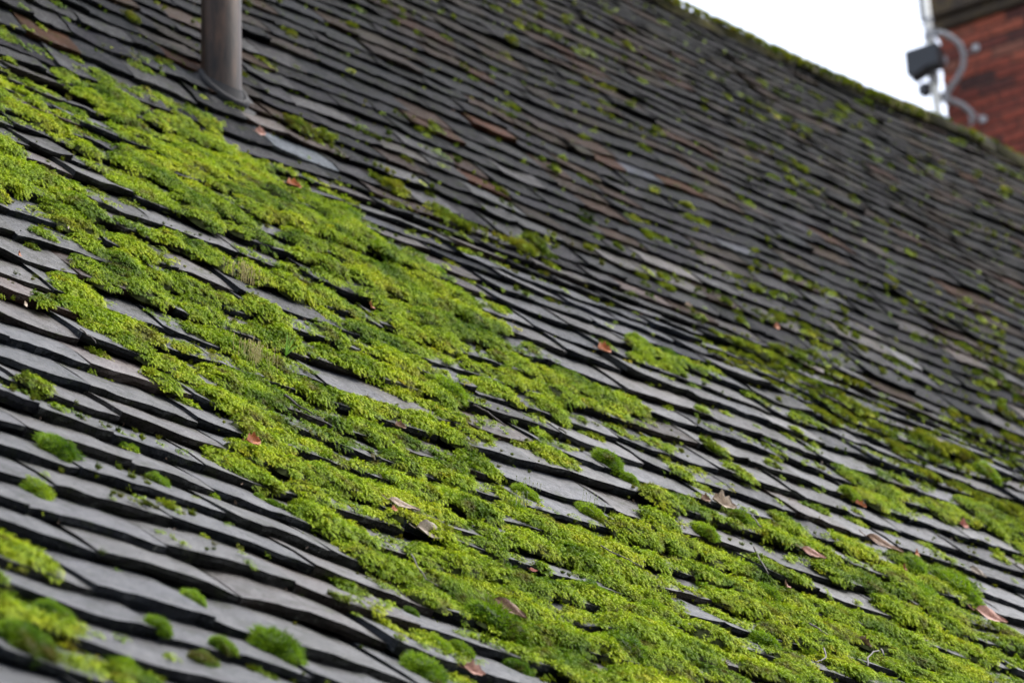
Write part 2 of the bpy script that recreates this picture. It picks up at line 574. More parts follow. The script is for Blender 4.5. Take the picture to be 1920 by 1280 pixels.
areas = []
for i, (x0, x1, sk, p, c, gl) in enumerate(TILES):
    u, v, z = project(roof_pt(np.array([x0, x1, x1, x0]), np.array([sk, sk, sk + .1, sk + .1]), H0))
    cu, cv = np.clip(u, 0, 1920), np.clip(v, 0, 1280)
    ar = .5*abs(np.dot(cu, np.roll(cv, 1)) - np.dot(cv, np.roll(cu, 1)))
    w = 1 - .75*min(1.0, float(coverage(u.mean(), v.mean())))
    areas.append(ar*w)
own = set(sorted(range(len(TILES)), key=lambda i: -areas[i])[:300])
mv, mf, ms_, mt = [], [], [], []
for i, (x0, x1, sk, p, c, gl) in enumerate(TILES):
    v, f, sm = tile_mesh(x0, x1, sk, p)
    if i in own:
        ctr = np.mean(v[:4], axis=0)
        me = mesh('tile', [q - ctr for q in v], f, MT, False, [(*c, gl)]*len(v))
        me.polygons.foreach_set('use_smooth', sm)
        o = link(bpy.data.objects.new('tile', me), roof)
        o.location = ctr - ROOT
    else:
        b0 = len(mv)
        mv += [q - ROOT for q in v]
        mf += [tuple(a + b0 for a in q) for q in f]
        ms_ += sm
        mt += [(*c, gl)]*len(v)
o = obj('tile_field', mv, mf, MT, roof, False, mt)
o.data.polygons.foreach_set('use_smooth', ms_)
o['kind'] = 'stuff'
print('tiles', len(TILES), 'tri field', len(mf)*2)

# ridge tiles: half rounds bedded along the top
def ridge_material():
    m, n, l, b = material('ridge_clay')
    geo = n.new('ShaderNodeNewGeometry'); pos = geo.outputs['Position']
    t = nz(n, l, 9, 6, .7, pos)
    r = ramp(n, [(.30, (.014, .013, .011)), (.48, (.030, .028, .014)), (.60, (.055, .050, .014)), (.72, (.080, .056, .030))])
    l.new(t.outputs[0], r.inputs[0]); l.new(r.outputs[0], b.inputs['Base Color'])
    b.inputs['Roughness'].default_value = .9
    b.inputs['Specular IOR Level'].default_value = .05
    t2 = nz(n, l, 60, 5, .7, pos)
    bump(n, l, t2.outputs[0], .8, .006, b)
    return m
MR = ridge_material()
x = 3.0
while x < 13.0:
    w = random.uniform(.30, .36)
    v, f = [], []
    r0, n = .098, 10
    lift = random.uniform(-.016, .020)
    for j in range(3):
        xx = x + .004 + (w - .008)*j/2
        P = roof_pt(np.array(xx), np.array(S_RIDGE), 0.0)
        for k in range(n + 1):
            th = math.pi*k/n
            rr = r0*(1 + .22*(float(noise(xx*30, k*.7, 31)) - .5))
            v.append(P + np.array([0, -rr*math.cos(th)*1.15 + .02, rr*math.sin(th)*1.0 - .045 + lift]))
    for j in range(2):
        for k in range(n):
            a = j*(n + 1) + k
            f.append((a, a + n + 1, a + n + 2, a + 1))
    f.append(tuple(range(n + 1))); f.append(tuple(range(3*(n + 1) - 1, 2*(n + 1) - 1, -1)))
    c0 = np.mean(v, axis=0)
    o = obj('ridge_tile', [q - c0 for q in v], f, MR, roof, True)
    o.location = c0 - ROOT
    x += w

# ------------------------------------------------------------------ moss
def shoot(base, d, up, L, rngp, npair=6, lw=.0012, ll=.0029):
    """feathery moss shoot: arching stem with pairs of leaflets; returns tris and tints"""
    d = np.array(d, float); d /= np.linalg.norm(d)
    side = np.cross(d, up); side /= np.linalg.norm(side)
    v, f, c = [], [], []
    pts = []
    for i in range(npair + 1):
        t = i/npair
        q = np.array(base) + d*L*t + np.array(up)*L*(.30*math.sin(t*2.4)) - np.array([0, 0, 1.0])*L*.12*t*t
        pts.append(q)
    for i in range(npair):
        t = (i + .5)/npair
        p, q = pts[i], pts[i + 1]
        tg = (q - p)/np.linalg.norm(q - p)
        s = ll*(1.05 - .75*t)*(.6 + .8*min(1, 2.2*t + .3))
        for sg in (-1, 1):
            tip = q + side*sg*s*rngp.uniform(.7, 1.1) + tg*s*.75 + np.array(up)*s*rngp.uniform(-.1, .45)
            wv = tg*lw
            k = len(v)
            v += [p - wv*.4, p + wv*1.3, tip]
            f.append((k, k + 1, k + 2))
            ct = .15 + .7*t
            c += [ct, ct, min(1, ct + .25)]
    k = len(v)
    v += [pts[0] - side*lw*.4, pts[0] + side*lw*.4, pts[-1] + d*ll*.6]
    f.append((k, k + 1, k + 2)); c += [.1, .1, 1]
    return v, f, c

def tuft(seed, nshoot, rad_, L0, spread):
    rp = np.random.default_rng(seed)
    V, Fc, Cc = [], [], []
    for i in range(nshoot):
        a = rp.uniform(0, 2*math.pi); r = rad_*math.sqrt(rp.uniform())
        b = np.array([r*math.cos(a), r*math.sin(a), -.001])
        d = np.array([.95 + rp.normal()*spread, rp.normal()*spread, .20 + rp.normal()*.15])
        v, f, c = shoot(b, d, np.array([-.3, 0, 1.0])/1.044, L0*rp.uniform(.65, 1.25), rp)
        o = len(V)
        V += v; Fc += [tuple(q + o for q in t) for t in f]; Cc += c
    return V, Fc, Cc

def star(seed, nleaf, L0):
    """short upright moss plant made of spreading leaves"""
    rp = np.random.default_rng(seed)
    V, Fc, Cc = [], [], []
    for i in range(nleaf):
        a = rp.uniform(0, 2*math.pi); r = .004*math.sqrt(rp.uniform())
        b = np.array([r*math.cos(a), r*math.sin(a), -.001])
        d = np.array([rp.normal()*.5, rp.normal()*.5, 1.0]); d /= np.linalg.norm(d)
        L = L0*rp.uniform(.6, 1.2)
        sd = np.cross(d, [0.3, .8, .1]); sd /= np.linalg.norm(sd)
        k = len(V)
        V += [b - sd*L*.13, b + sd*L*.13, b + d*L]
        Fc.append((k, k + 1, k + 2)); Cc += [.1, .1, .95]
    return V, Fc, Cc

PROTO = bpy.data.collections.new('moss_shoot_shapes')
for i in range(6):
    v, f, c = tuft(100 + i, 11, .0095, .0125, .26)
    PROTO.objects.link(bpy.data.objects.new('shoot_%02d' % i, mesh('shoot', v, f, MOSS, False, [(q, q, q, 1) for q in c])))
for i in range(3):
    v, f, c = star(200 + i, 34, .0105)
    PROTO.objects.link(bpy.data.objects.new('shoot_%02d' % (6 + i), mesh('shoot', v, f, OLIVE, False, [(q, q, q, 1) for q in c])))

# lumps: low domes that carry the shoots
NC = 52000
cx = rng.uniform(0.2, 12.5, NC*4); cs = rng.uniform(S0 + .05, S_RIDGE - .05, NC*4)
uu, vv, zz = project(roof_pt(cx, cs, H0))
inside = (uu > -360) & (uu < 2280) & (vv > -340) & (vv < 1620)
cx, cs, uu, vv, zz = cx[inside], cs[inside], uu[inside], vv[inside], zz[inside]
cov = coverage(uu, vv)
nn = noise(cx/.11, cs/.16, 41)*.55 + noise(cx/.045, cs/.07, 42)*.45
area = 12.3*(S_RIDGE - S0 - .1)
per_m2 = NC*4/area
want = 400.0                                   # lumps per square metre where moss is closed
def strip(x, s):
    return noise(x/.33 + 5, course(s)*7.31, 45)     # runs of bare tiles along a course
rt = _ta[tile_of(cx, cs), 5]                   # some tiles carry moss, their neighbours stay bare
aa = course_frac(cs)
prob = np.clip(cov*1.35 - .36 + .7*(rt - .5) + 1.1*(nn - .5) + 1.3*(strip(cx, cs) - .55), 0, 1)*np.where(aa > .58, .10, 1.35)
prob = np.where(cov < .42, cov*np.where(nn > .52, 1.15, .25), prob)
keep = rng.uniform(size=len(cx)) < prob*want/per_m2
cx, cs, uu, vv, zz, cov, nn, aa = [q[keep] for q in (cx, cs, uu, vv, zz, cov, nn, aa)]
# on sparse ground moss sits in the joint under the next tile's lower edge
sparse = cov < .42
cs = np.where(sparse & (rng.uniform(size=len(cs)) < .6), cs + GK[course(cs)]*(rng.uniform(.78, 1.0, len(cs)) - aa), cs)
print('lumps', len(cx))
nl = len(cx)
scale = np.where(sparse, rng.uniform(.40, .85, nl), rng.uniform(.55, 1.4, nl))*np.where(zz > 7.2, .85, 1.0)
RX, RS = .031*scale*rng.uniform(.75, 1.3, nl), .036*scale*rng.uniform(.75, 1.4, nl)
HH = .0066*scale*rng.uniform(.6, 1.5, nl)*(.75 + .5*np.clip(cov, 0, 1))
base_h = top_h(cx, cs) - .002
n = 8
th = np.arange(n)*2*math.pi/n + rng.uniform(0, 1, nl)[:, None]
parts = []
for rr, hk in ((.96, -.35), (.80, .45), (.45, .78)):
    parts.append(roof_pt(cx[:, None] + RX[:, None]*rr*np.cos(th), cs[:, None] + RS[:, None]*rr*np.sin(th), (base_h + HH*hk)[:, None] + 0*th))
parts.append(roof_pt(cx, cs, base_h + HH*.86)[:, None, :])
dv = np.concatenate(parts, 1).reshape(-1, 3)
df = []
for i in range(nl):
    b0 = i*(3*n + 1)
    for q in range(2):
        for j in range(n):
            j2 = (j + 1) % n
            df.append((b0 + q*n + j, b0 + q*n + j2, b0 + (q + 1)*n + j2, b0 + (q + 1)*n + j))
    for j in range(n):
        df.append((b0 + 2*n + j, b0 + 2*n + (j + 1) % n, b0 + 3*n))
inframe = (uu > -70) & (uu < 1990) & (vv > -70) & (vv < 1350)
dens = np.where(zz > 8.0, 6000, 10000)*np.where(inframe, 1.0, .5)
cnt = np.maximum(4, (dens*math.pi*RX*RS*1.25)).astype(int)
ID = np.repeat(np.arange(nl), cnt)
m = len(ID)
r = np.sqrt(rng.uniform(0, 1, m)); t = rng.uniform(0, 2*math.pi, m)
hx = np.sqrt(np.maximum(0, 1 - r*r))
PX = cx[ID] + RX[ID]*r*np.cos(t); PS = cs[ID] + RS[ID]*r*np.sin(t); PH = base_h[ID] + HH[ID]*hx
PN = np.stack([r*np.cos(t)/RX[ID], r*np.sin(t)/RS[ID], (hx + .15)/HH[ID]], -1)
PZ, PC = zz[ID], cov[ID]
ok = PH > top_h(PX, PS) - .0015
PX, PS, PH, PN, PZ, PC = [q[ok] for q in (PX, PS, PH, PN, PZ, PC)]
# a thin felt of shoots lying on the tiles between the lumps
NT = 330000
tx = rng.uniform(.2, 12.5, NT); ts = rng.uniform(S0 + .05, S_RIDGE - .05, NT)
tu, tv, tz = project(roof_pt(tx, ts, H0))
ok = (tu > -100) & (tu < 2020) & (tv > -100) & (tv < 1380)
tx, ts, tu, tv, tz = tx[ok], ts[ok], tu[ok], tv[ok], tz[ok]
tc = coverage(tu, tv)
tn = noise(tx/.11, ts/.16, 41)*.55 + noise(tx/.045, ts/.07, 42)*.45
tr_ = _ta[tile_of(tx, ts), 5]
ta = course_frac(ts)
tp = np.clip(2.2*(tc*1.35 - .42 + .6*(tr_ - .5) + 1.0*(tn - .5) + 1.3*(strip(tx, ts) - .55)), 0, 1)*np.where(ta > .62, .08, 1.0)*np.where(tc < .3, .4, 1)
ok = rng.uniform(size=len(tx)) < tp*np.where(tz > 8, .6, 1)
tx, ts, tz, tc = tx[ok], ts[ok], tz[ok], tc[ok]
nt = len(tx)
print('felt', nt)
PX = np.concatenate([PX, tx]); PS = np.concatenate([PS, ts]); PH = np.concatenate([PH, top_h(tx, ts) + rng.uniform(-.001, .003, nt)])
PN = np.concatenate([PN, np.stack([rng.normal(size=nt)*.25, rng.normal(size=nt)*.2 - .15, np.ones(nt)], -1)])
PZ = np.concatenate([PZ, tz]); PC = np.concatenate([PC, tc])
# thin growth: single small plants on the tile faces, thickest towards the joints
NG = 420000
gx = rng.uniform(.2, 12.5, NG); gs = rng.uniform(S0 + .05, S_RIDGE - .05, NG)
gu, gv, gz = project(roof_pt(gx, gs, H0))
ok = (gu > -60) & (gu < 1980) & (gv > -60) & (gv < 1340)
gx, gs, gu, gv, gz = [q[ok] for q in (gx, gs, gu, gv, gz)]
gc = coverage(gu, gv)
gn = noise(gx/.14, gs/.10, 48)*.6 + noise(gx/.03, gs/.03, 49)*.4
ga = course_frac(gs)
ok = rng.uniform(size=len(gx)) < np.clip(gc*1.1 - .02, 0, .55)*np.clip(4*(gn - .47), 0, 1)*np.where((ga > .75) | (ga < .12), 1.0, .35)*.55
gx, gs, gz, gc = [q[ok] for q in (gx, gs, gz, gc)]
ngr = len(gx)
print('thin', ngr)
NF0 = len(PX)
PX = np.concatenate([PX, gx]); PS = np.concatenate([PS, gs]); PH = np.concatenate([PH, top_h(gx, gs)])
PN = np.concatenate([PN, np.stack([rng.normal(size=ngr)*.2, rng.normal(size=ngr)*.2, np.ones(ngr)], -1)])
PZ = np.concatenate([PZ, gz]); PC = np.concatenate([PC, np.zeros(ngr)])
NF = len(PX)
IDX = rng.integers(0, 6, NF)
SC = rng.uniform(.55, 1.1, NF)*np.where(PZ > 8.0, 1.25, 1.0)*(.72 + .6*noise(PX/.10, PS/.10, 47))
small = rng.uniform(size=NF) < np.where(PZ > 7.6, .8, np.where(PC < .2, .6, .07))
IDX = np.where(small, rng.integers(6, 9, NF), IDX)
IDX[NF0:] = np.where(rng.uniform(size=NF - NF0) < .8, rng.integers(6, 9, NF - NF0), IDX[NF0:])
SC[NF0:] *= rng.uniform(.25, .75, NF - NF0)

# little tufts in the joints and on the lower faces of the tiles
NE = 30000
ex = rng.uniform(.2, 12.5, NE*2); ek = rng.integers(1, n_course, NE*2)
es = SK[ek] + rng.uniform(-.006, .002, NE*2)
eh = H0 - rng.uniform(.1, 1.2, NE*2)*GK[ek]*TILT
u2, v2, z2 = project(roof_pt(ex, es, eh))
c2 = coverage(u2, v2)
n2 = noise(ex/.05, es/.06, 43)
ok = (u2 > -200) & (u2 < 2120) & (v2 > -200) & (v2 < 1480) & (rng.uniform(size=NE*2) < np.clip(.12 + .8*c2, 0, 1)*np.clip(n2*2.2 - .5, 0, 1)*.85)
ex, es, eh, z2, c2 = ex[ok], es[ok], eh[ok], z2[ok], c2[ok]
ne = len(ex)
PX = np.concatenate([PX, ex]); PS = np.concatenate([PS, es]); PH = np.concatenate([PH, eh])
PN = np.concatenate([PN, np.stack([rng.normal(size=ne)*.3, -np.ones(ne), .8*np.ones(ne)], -1)])
IDX = np.concatenate([IDX, np.where(rng.uniform(size=ne) < .45, rng.integers(0, 6, ne), rng.integers(6, 9, ne))])
SC = np.concatenate([SC, rng.uniform(.22, .80, ne)])

def orient(PX, PS, PN, wob=.22):
    T, N = frame_at(PS)
    X = np.array([1.0, 0, 0])
    Z = PN[:, :1]*X + PN[:, 1:2]*T + PN[:, 2:]*N
    Z /= np.linalg.norm(Z, axis=1, keepdims=True)
    Z = Z + .25*N; Z /= np.linalg.norm(Z, axis=1, keepdims=True)
    D = -T + rng.normal(size=(len(PX), 3))*wob + X*.25
    D -= Z*np.sum(D*Z, axis=1, keepdims=True)
    D /= np.linalg.norm(D, axis=1, keepdims=True)
    Y = np.cross(Z, D)
    ry = np.arcsin(np.clip(-D[:, 2], -1, 1)); rx = np.arctan2(Y[:, 2], Z[:, 2]); rz = np.arctan2(D[:, 1], D[:, 0])
    return np.stack([rx, ry, rz], -1)

ROT = orient(PX, PS, PN)
PTS = roof_pt(PX, PS, PH)
# moss on the ridge tiles
nr = 4200
qx = rng.uniform(5.5, 11.5, nr); qt = rng.uniform(.15, 2.2, nr)
ok = noise(qx/.16, qt/.5, 44) > .40
qx, qt = qx[ok], qt[ok]; nr = len(qx)
QP = roof_pt(qx, np.full(nr, S_RIDGE), 0.0) + np.stack([0*qx, -.104*1.15*np.cos(qt) + .02, .104*np.sin(qt) - .040], -1)
PTS = np.concatenate([PTS, QP])
ROT = np.concatenate([ROT, np.stack([math.pi/2 - qt, 0*qt, rng.uniform(-.6, .6, nr) - math.pi/2*0], -1)])
SC = np.concatenate([SC, rng.uniform(.7, 1.5, nr)]); IDX = np.concatenate([IDX, rng.integers(6, 9, nr)])
print('tufts', len(PTS))

def scatter(name, pts, rot, scl, idx, parent, coll, mat):
    me = bpy.data.meshes.new(name)
    me.vertices.add(len(pts))
    me.vertices.foreach_set('co', np.asarray(pts, np.float32).ravel())
    a = me.attributes.new('rot', 'FLOAT_VECTOR', 'POINT'); a.data.foreach_set('vector', np.asarray(rot, np.float32).ravel())
    a = me.attributes.new('scl', 'FLOAT', 'POINT'); a.data.foreach_set('value', np.asarray(scl, np.float32))
    a = me.attributes.new('pick', 'INT', 'POINT'); a.data.foreach_set('value', np.asarray(idx, np.int32))
    me.materials.append(mat)
    o = link(bpy.data.objects.new(name, me), parent)
    ng = bpy.data.node_groups.new(name, 'GeometryNodeTree')
    ng.interface.new_socket('Geometry', in_out='INPUT', socket_type='NodeSocketGeometry')
    ng.interface.new_socket('Geometry', in_out='OUTPUT', socket_type='NodeSocketGeometry')
    n, l = ng.nodes, ng.links
    gi, go = n.new('NodeGroupInput'), n.new('NodeGroupOutput')
    ci = n.new('GeometryNodeCollectionInfo'); ci.inputs['Collection'].default_value = coll
    ci.inputs['Separate Children'].default_value = True; ci.inputs['Reset Children'].default_value = True
    ip = n.new('GeometryNodeInstanceOnPoints'); ip.inputs['Pick Instance'].default_value = True
    def attr(nm, ty):
        q = n.new('GeometryNodeInputNamedAttribute'); q.data_type = ty; q.inputs['Name'].default_value = nm
        return q.outputs['Attribute']
    e2r = n.new('FunctionNodeEulerToRotation')
    l.new(attr('rot', 'FLOAT_VECTOR'), e2r.inputs[0])
    l.new(gi.outputs[0], ip.inputs['Points']); l.new(ci.outputs[0], ip.inputs['Instance'])
    l.new(e2r.outputs[0], ip.inputs['Rotation']); l.new(attr('scl', 'FLOAT'), ip.inputs['Scale']); l.new(attr('pick', 'INT'), ip.inputs['Instance Index'])
    l.new(ip.outputs[0], go.inputs[0])
    md = o.modifiers.new('scatter', 'NODES'); md.node_group = ng
    return o

carpet = obj('moss_carpet', dv, df, SOIL, None, True)
tag(carpet, 'bright green feathery moss spreading in thick bands over the tiles', 'moss', kind='stuff')
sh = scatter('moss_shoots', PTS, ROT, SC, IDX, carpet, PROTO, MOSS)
sh['kind'] = 'stuff'

# ------------------------------------------------------------------ things on the roof
def spot(u, v, h=0.0):
    """matrix with x along the course, y up the slope, z off the roof, standing on the tile seen at photo pixel (u, v)"""
    x, s, z = on_roof(u, v, .045 + h)
    T, N = frame_at(np.array(s))
    hh = float(top_h(np.array(x), np.array(s)))
    P = roof_pt(np.array(x), np.array(s), hh + h)
    m = Matrix.Identity(4)
    for i in range(3):
        m[i][0], m[i][1], m[i][2], m[i][3] = (1.0, 0, 0)[i], T[i], N[i], P[i]
    return m, z

# vent pipe with its collar
def pipe_material():
    m, n, l, b = material('grey_pipe_plastic')
    tc = n.new('ShaderNodeTexCoord')
    mp = n.new('ShaderNodeMapping'); mp.inputs['Scale'].default_value = (1, 1, .18)
    l.new(tc.outputs['Object'], mp.inputs['Vector'])
    t = nz(n, l, 38, 5, .65, mp.outputs[0])
    r = ramp(n, [(.32, (.010, .008, .007)), (.48, (.026, .017, .012)), (.64, (.058, .032, .020))])
    l.new(t.outputs[0], r.inputs[0]); l.new(r.outputs[0], b.inputs['Base Color'])
    b.inputs['Roughness'].default_value = .46
    b.inputs['Specular IOR Level'].default_value = .14
    t2 = nz(n, l, 160, 4, .6, mp.outputs[0]); bump(n, l, t2.outputs[0], .25, .001, b)
    return m
pm, pz = spot(415, 166)
pc = np.array(pm.translation)
pr = 38.5*pz/FPX
pipe = empty('vent_pipe', tuple(pc))
tag(pipe, 'upright grey soil vent pipe rising from the roof through a dark collar', 'pipe')
ring = []
prof_ = [(pr, -.10), (pr, .95), (pr - .004, .954), (pr - .006, .95), (pr - .006, .2)]
v, f, n = [], [], 40
for r_, z_ in prof_:
    for k in range(n):
        v.append((r_*math.cos(2*math.pi*k/n), r_*math.sin(2*math.pi*k/n), z_))
for i in range(len(prof_) - 1):
    for k in range(n):
        f.append((i*n + k, i*n + (k + 1) % n, (i + 1)*n + (k + 1) % n, (i + 1)*n + k))
obj('pipe_tube', v, f, pipe_material(), pipe, True)
TT, NN = frame_at(np.array(on_roof(415, 166)[1]))
v, f, n = [], [], 40
RUB = simple('black_rubber', (.012, .012, .013), .7, 0, 40, .3, 0, .15)
for i in range(48):                                           # rolled rubber lip lying on the tiles, stretched down the slope
    t = 2*math.pi*i/48
    ca, sa = math.cos(t), math.sin(t)
    major = (pr*1.13, pr*1.13/math.cos(rad(52))*.86)
    c = np.array([ca*major[0], 0, 0]) + TT*(sa*major[1] - .008) + NN*.004
    rd = np.array([ca, 0, 0]) + TT*sa
    for k in range(10):
        q = 2*math.pi*k/10
        v.append(c + rd*.010*math.cos(q) + NN*.012*math.sin(q))
for i in range(48):
    for k in range(10):
        f.append((i*10 + k, i*10 + (k + 1) % 10, ((i + 1) % 48)*10 + (k + 1) % 10, ((i + 1) % 48)*10 + k))
col_o = obj('collar', v, f, RUB, pipe, True)
v, f = [], []
for q, (rr, hh) in enumerate(((1.0, .050), (1.06, .012), (1.5, .000), (1.9, -.002))):
    for k in range(40):
        t = 2*math.pi*k/40
        if q == 0:
            v.append(np.array([pr*1.01*math.cos(t), pr*1.01*math.sin(t), 0]) + np.array([0, 0, .02 + .04*math.sin(t)]))
        else:
            v.append(np.array([math.cos(t)*pr*rr, 0, 0]) + TT*(math.sin(t)*pr*rr*1.3) + NN*hh)
for i in range(3):
    for k in range(40):
        f.append((i*40 + k, i*40 + (k + 1) % 40, (i + 1)*40 + (k + 1) % 40, (i + 1)*40 + k))
obj('flashing', v, f, RUB, pipe, True)

# moss cushions
def cushion_mesh(seed, nsp=2000):
    rp = np.random.default_rng(seed)
    v, f, c = [], [], []
    nu, nv = 26, 10
    o1, o2 = rp.uniform(0, 50, 2)
    def surf(t, p):
        r = 1 + .55*(float(noise(2.2*math.cos(t)*math.cos(p) + o1, 2.2*math.sin(t)*math.cos(p) + o2, 51)) - .5) + .30*(float(noise(6*math.cos(t)*math.cos(p) + o2, 6*math.sin(t)*math.cos(p) + o1, 52)) - .5)
        return np.array([r*math.cos(t)*math.cos(p), r*math.sin(t)*math.cos(p), r*.82*math.sin(p)])
    for i in range(nv):
        p = -.25 + (math.pi/2 + .25)*i/(nv - 1)
        for j in range(nu):
            v.append(surf(2*math.pi*j/nu, p)*.93); c.append(.12)
    for i in range(nv - 1):
        for j in range(nu):
            f.append((i*nu + j, i*nu + (j + 1) % nu, (i + 1)*nu + (j + 1) % nu, (i + 1)*nu + j))
    for k in range(nsp):
        t = rp.uniform(0, 2*math.pi); p = math.asin(rp.uniform(-.15, 1))
        q = surf(t, p); n = q/np.linalg.norm(q) + rp.normal(size=3)*.35
        n /= np.linalg.norm(n)
        sd = np.cross(n, rp.normal(size=3)); sd /= np.linalg.norm(sd)
        L = rp.uniform(.10, .34)
        b0 = len(v)
        v += [q*.93 - sd*.028, q*.93 + sd*.028, q*.93 + n*L]; c += [.25, .25, rp.uniform(.6, 1)]
        f.append((b0, b0 + 1, b0 + 2))
    return mesh('cushion', v, f, CUSH, False, [(q, q, q, 1) for q in c])
CM = [cushion_mesh(300 + i) for i in range(5)]
STALK = simple('spore_stalk', (.30, .24, .07), .6)
STALK_P = simple('pale_spore_stalk', (.17, .19, .08), .6)
def stalks(npt, rx, ry, h, seed):
    rp = np.random.default_rng(seed)
    v, f = [], []
    for i in range(npt):
        b = np.array([rp.normal()*rx, rp.normal()*ry, 0])
        up = np.array([rp.normal()*.07, .62 + rp.normal()*.07, .78])          # upright in the world, the roof leans back
        L = h*rp.uniform(.65, 1.15)
        q = [b, b + up*L*.5 + rp.normal(size=3)*.0004, b + up*L, b + up*L*1.05, b + up*L*1.22, b + up*L*1.26]
        a, g_ = tube(q, .0004, 5, True, [.00042, .00036, .0003, .0009, .0009, .0002])
        f += [tuple(k + len(v) for k in t) for t in g_]
        v += a
    return v, f
CUSHIONS = [  # u, v, radius px, stretch down the slope, label, stalks
    (1140, 862, 25, 1.15, 'large dark green dome cushion of moss on a bare tile right of centre', 0),
    (985, 919, 19, 1.3, 'upper of two moss cushions with fine stalks on pale tiles below centre', 7),
    (967, 953, 24, 1.3, 'lower and larger of two stalked moss cushions beside the moss carpet', 9),
    (1111, 954, 21, 1.2, 'yellow topped moss cushion on the edge of a pale tile with upright stalks', 8),
    (938, 915, 10, 1.0, 'small greyish moss cushion just left of the stalked cushions', 0),
    (1182, 893, 16, 1.1, 'small bright yellow green moss tuft right of the stalked cushions', 0),
    (1192, 637, 18, 1.0, 'round dark moss ball beside the orange leaf on the upper right tiles', 0),
    (1253, 663, 16, 1.2, 'dark moss cushion near the end of a small green moss band', 0),
    (1212, 668, 15, 1.2, 'moss cushion at the left end of a small green moss band', 0),
    (842, 727, 24, 1.5, 'dark smooth moss mound inside the bright carpet near the centre', 0),
    (1027, 753, 15, 1.3, 'low moss cushion at the lower tip of the long upper carpet', 0),
    (1074, 724, 11, 1.0, 'small dark moss cushion on a bare tile right of the carpet tip', 0),
    (948, 580, 9, 1.2, 'small pale moss cushion alone on a narrow tile above the carpet', 0),
    (820, 507, 13, 1.3, 'moss cushion resting at the upper edge of the central carpet', 0),
    (836, 537, 10, 1.3, 'little moss cushion just under the one at the carpet upper edge', 0),
    (524, 1202, 44, 1.1, 'big blurred bright moss cushion low on the left foreground tiles', 0),
    (104, 1131, 30, 1.2, 'blurred moss cushion near the lower left corner, highest of that cluster', 0),
    (42, 1196, 46, 1.2, 'largest blurred moss cushion at the left edge near the bottom', 0),
    (366, 1109, 21, 1.2, 'bright moss cushion on the lower edge of a foreground tile', 0),
    (231, 1224, 30, 1.3, 'long blurred moss cushion near the bottom edge on the left', 0),
    (296, 1172, 23, 1.0, 'moss cushion in a foreground joint between two larger cushions', 0),
    (380, 1233, 24, 1.2, 'moss cushion hanging on a tile edge left of the big bright one', 0),
    (415, 1211, 20, 1.3, 'low moss cushion close to the left side of the big bright one', 0),
    (249, 825, 16, 1.2, 'single neat moss cushion on a clean grey tile at left', 0),
    (112, 834, 32, 1.3, 'ragged brownish moss cushion on the grey tiles at far left', 0),
    (76, 906, 25, 1.6, 'flat pale moss cushion under a tile edge at far left', 0),
    (300, 888, 16, 1.6, 'row of tiny moss domes forming one low cushion on a grey tile', 0),
    (404, 918, 10, 1.1, 'small moss dome on a clean grey tile left of the carpet', 0),
    (490, 920, 9, 1.1, 'tiny moss dome on a tile joint left of the carpet foot', 0),
    (514, 938, 11, 1.1, 'small paired moss dome on a tile joint under the carpet foot', 0),
    (776, 1139, 11, 1.3, 'small oval moss dome on a brownish tile at bottom centre', 0),
    (822, 1194, 22, 1.3, 'smooth moss cushion above the pale red fallen leaf', 0),
    (866, 1206, 20, 1.1, 'grey green moss cushion right of the smooth one near the bottom', 0),
    (920, 1156, 46, 1.3, 'broad dark green moss cushion at the bottom of the main carpet', 0),
    (975, 1238, 24, 1.0, 'dark moss cushion beside the lowest pale tile at bottom centre', 0),
    (800, 1246, 36, 1.3, 'bulky dark moss cushion at the bottom edge left of the red leaf', 0),
    (1118, 1108, 28, 1.3, 'dark moss cushion bulging from the lower carpet', 0),
    (1230, 1140, 28, 1.1, 'dark moss cushion next to a grey tile tip in the lower carpet', 0),
    (1180, 1212, 30, 1.5, 'long dark moss cushion under a pale tile strip at the bottom', 0),
    (1438, 1110, 22, 1.2, 'dark green moss cushion in the lower right carpet, upper of two', 0),
    (1440, 1196, 24, 1.2, 'dark green moss cushion in the lower right carpet, lower of two', 0),
    (1528, 1218, 20, 1.2, 'small dark moss cushion by the pale curled stem', 0),
    (1394, 968, 22, 1.2, 'dark moss cushion just below the brown dead leaves at right', 0),
    (1710, 1060, 22, 1.3, 'moss cushion beside the brown curled leaf at right', 0),
    (1730, 1100, 30, 1.4, 'long dark moss cushion above a tile edge at lower right', 0),
    (1795, 1098, 34, 1.3, 'large arching moss cushion near the right edge', 0),
    (1760, 1130, 24, 1.3, 'dark moss cushion under the large arching one at right', 0),
    (1590, 925, 16, 1.2, 'blurred moss cushion behind the thick upright tile end at right', 0),
    (1845, 880, 22, 1.3, 'blurred bright moss cushion far right beneath the slope break', 0),
    (1320, 1000, 20, 1.2, 'moss cushion under the dark gap right of the longest pale tile', 0),
]
for i, (u, v_, rp_, st, lab, nst) in enumerate(CUSHIONS):
    m, z = spot(u, v_ + .35*rp_, .0)
    R = 1.15*rp_*z/FPX
    o = bpy.data.objects.new('moss_cushion', CM[i % 5])
    link(o)
    rot = Matrix.Rotation(random.uniform(-.3, .3), 4, 'Z')
    o.matrix_world = m @ rot @ Matrix.Diagonal((R*1.0, R*st*1.2, R*.78, 1))
    tag(o, lab, 'moss', 'rounded moss cushions on the tiles')
    if nst:
        sv, sf = stalks(nst, .5, .4, .9, 900 + i)
        sv = [np.array(q) for q in sv]
        sv2, sf2 = stalks(nst, R*.6, R*.45, R*.8, 900 + i)
        k = obj('spore_stalks', [np.array(q) + np.array([0, 0, R*.7]) for q in sv2], sf2, STALK_P)
        k.parent = o
        k.matrix_parent_inverse = o.matrix_world.inverted()
        k.matrix_world = m

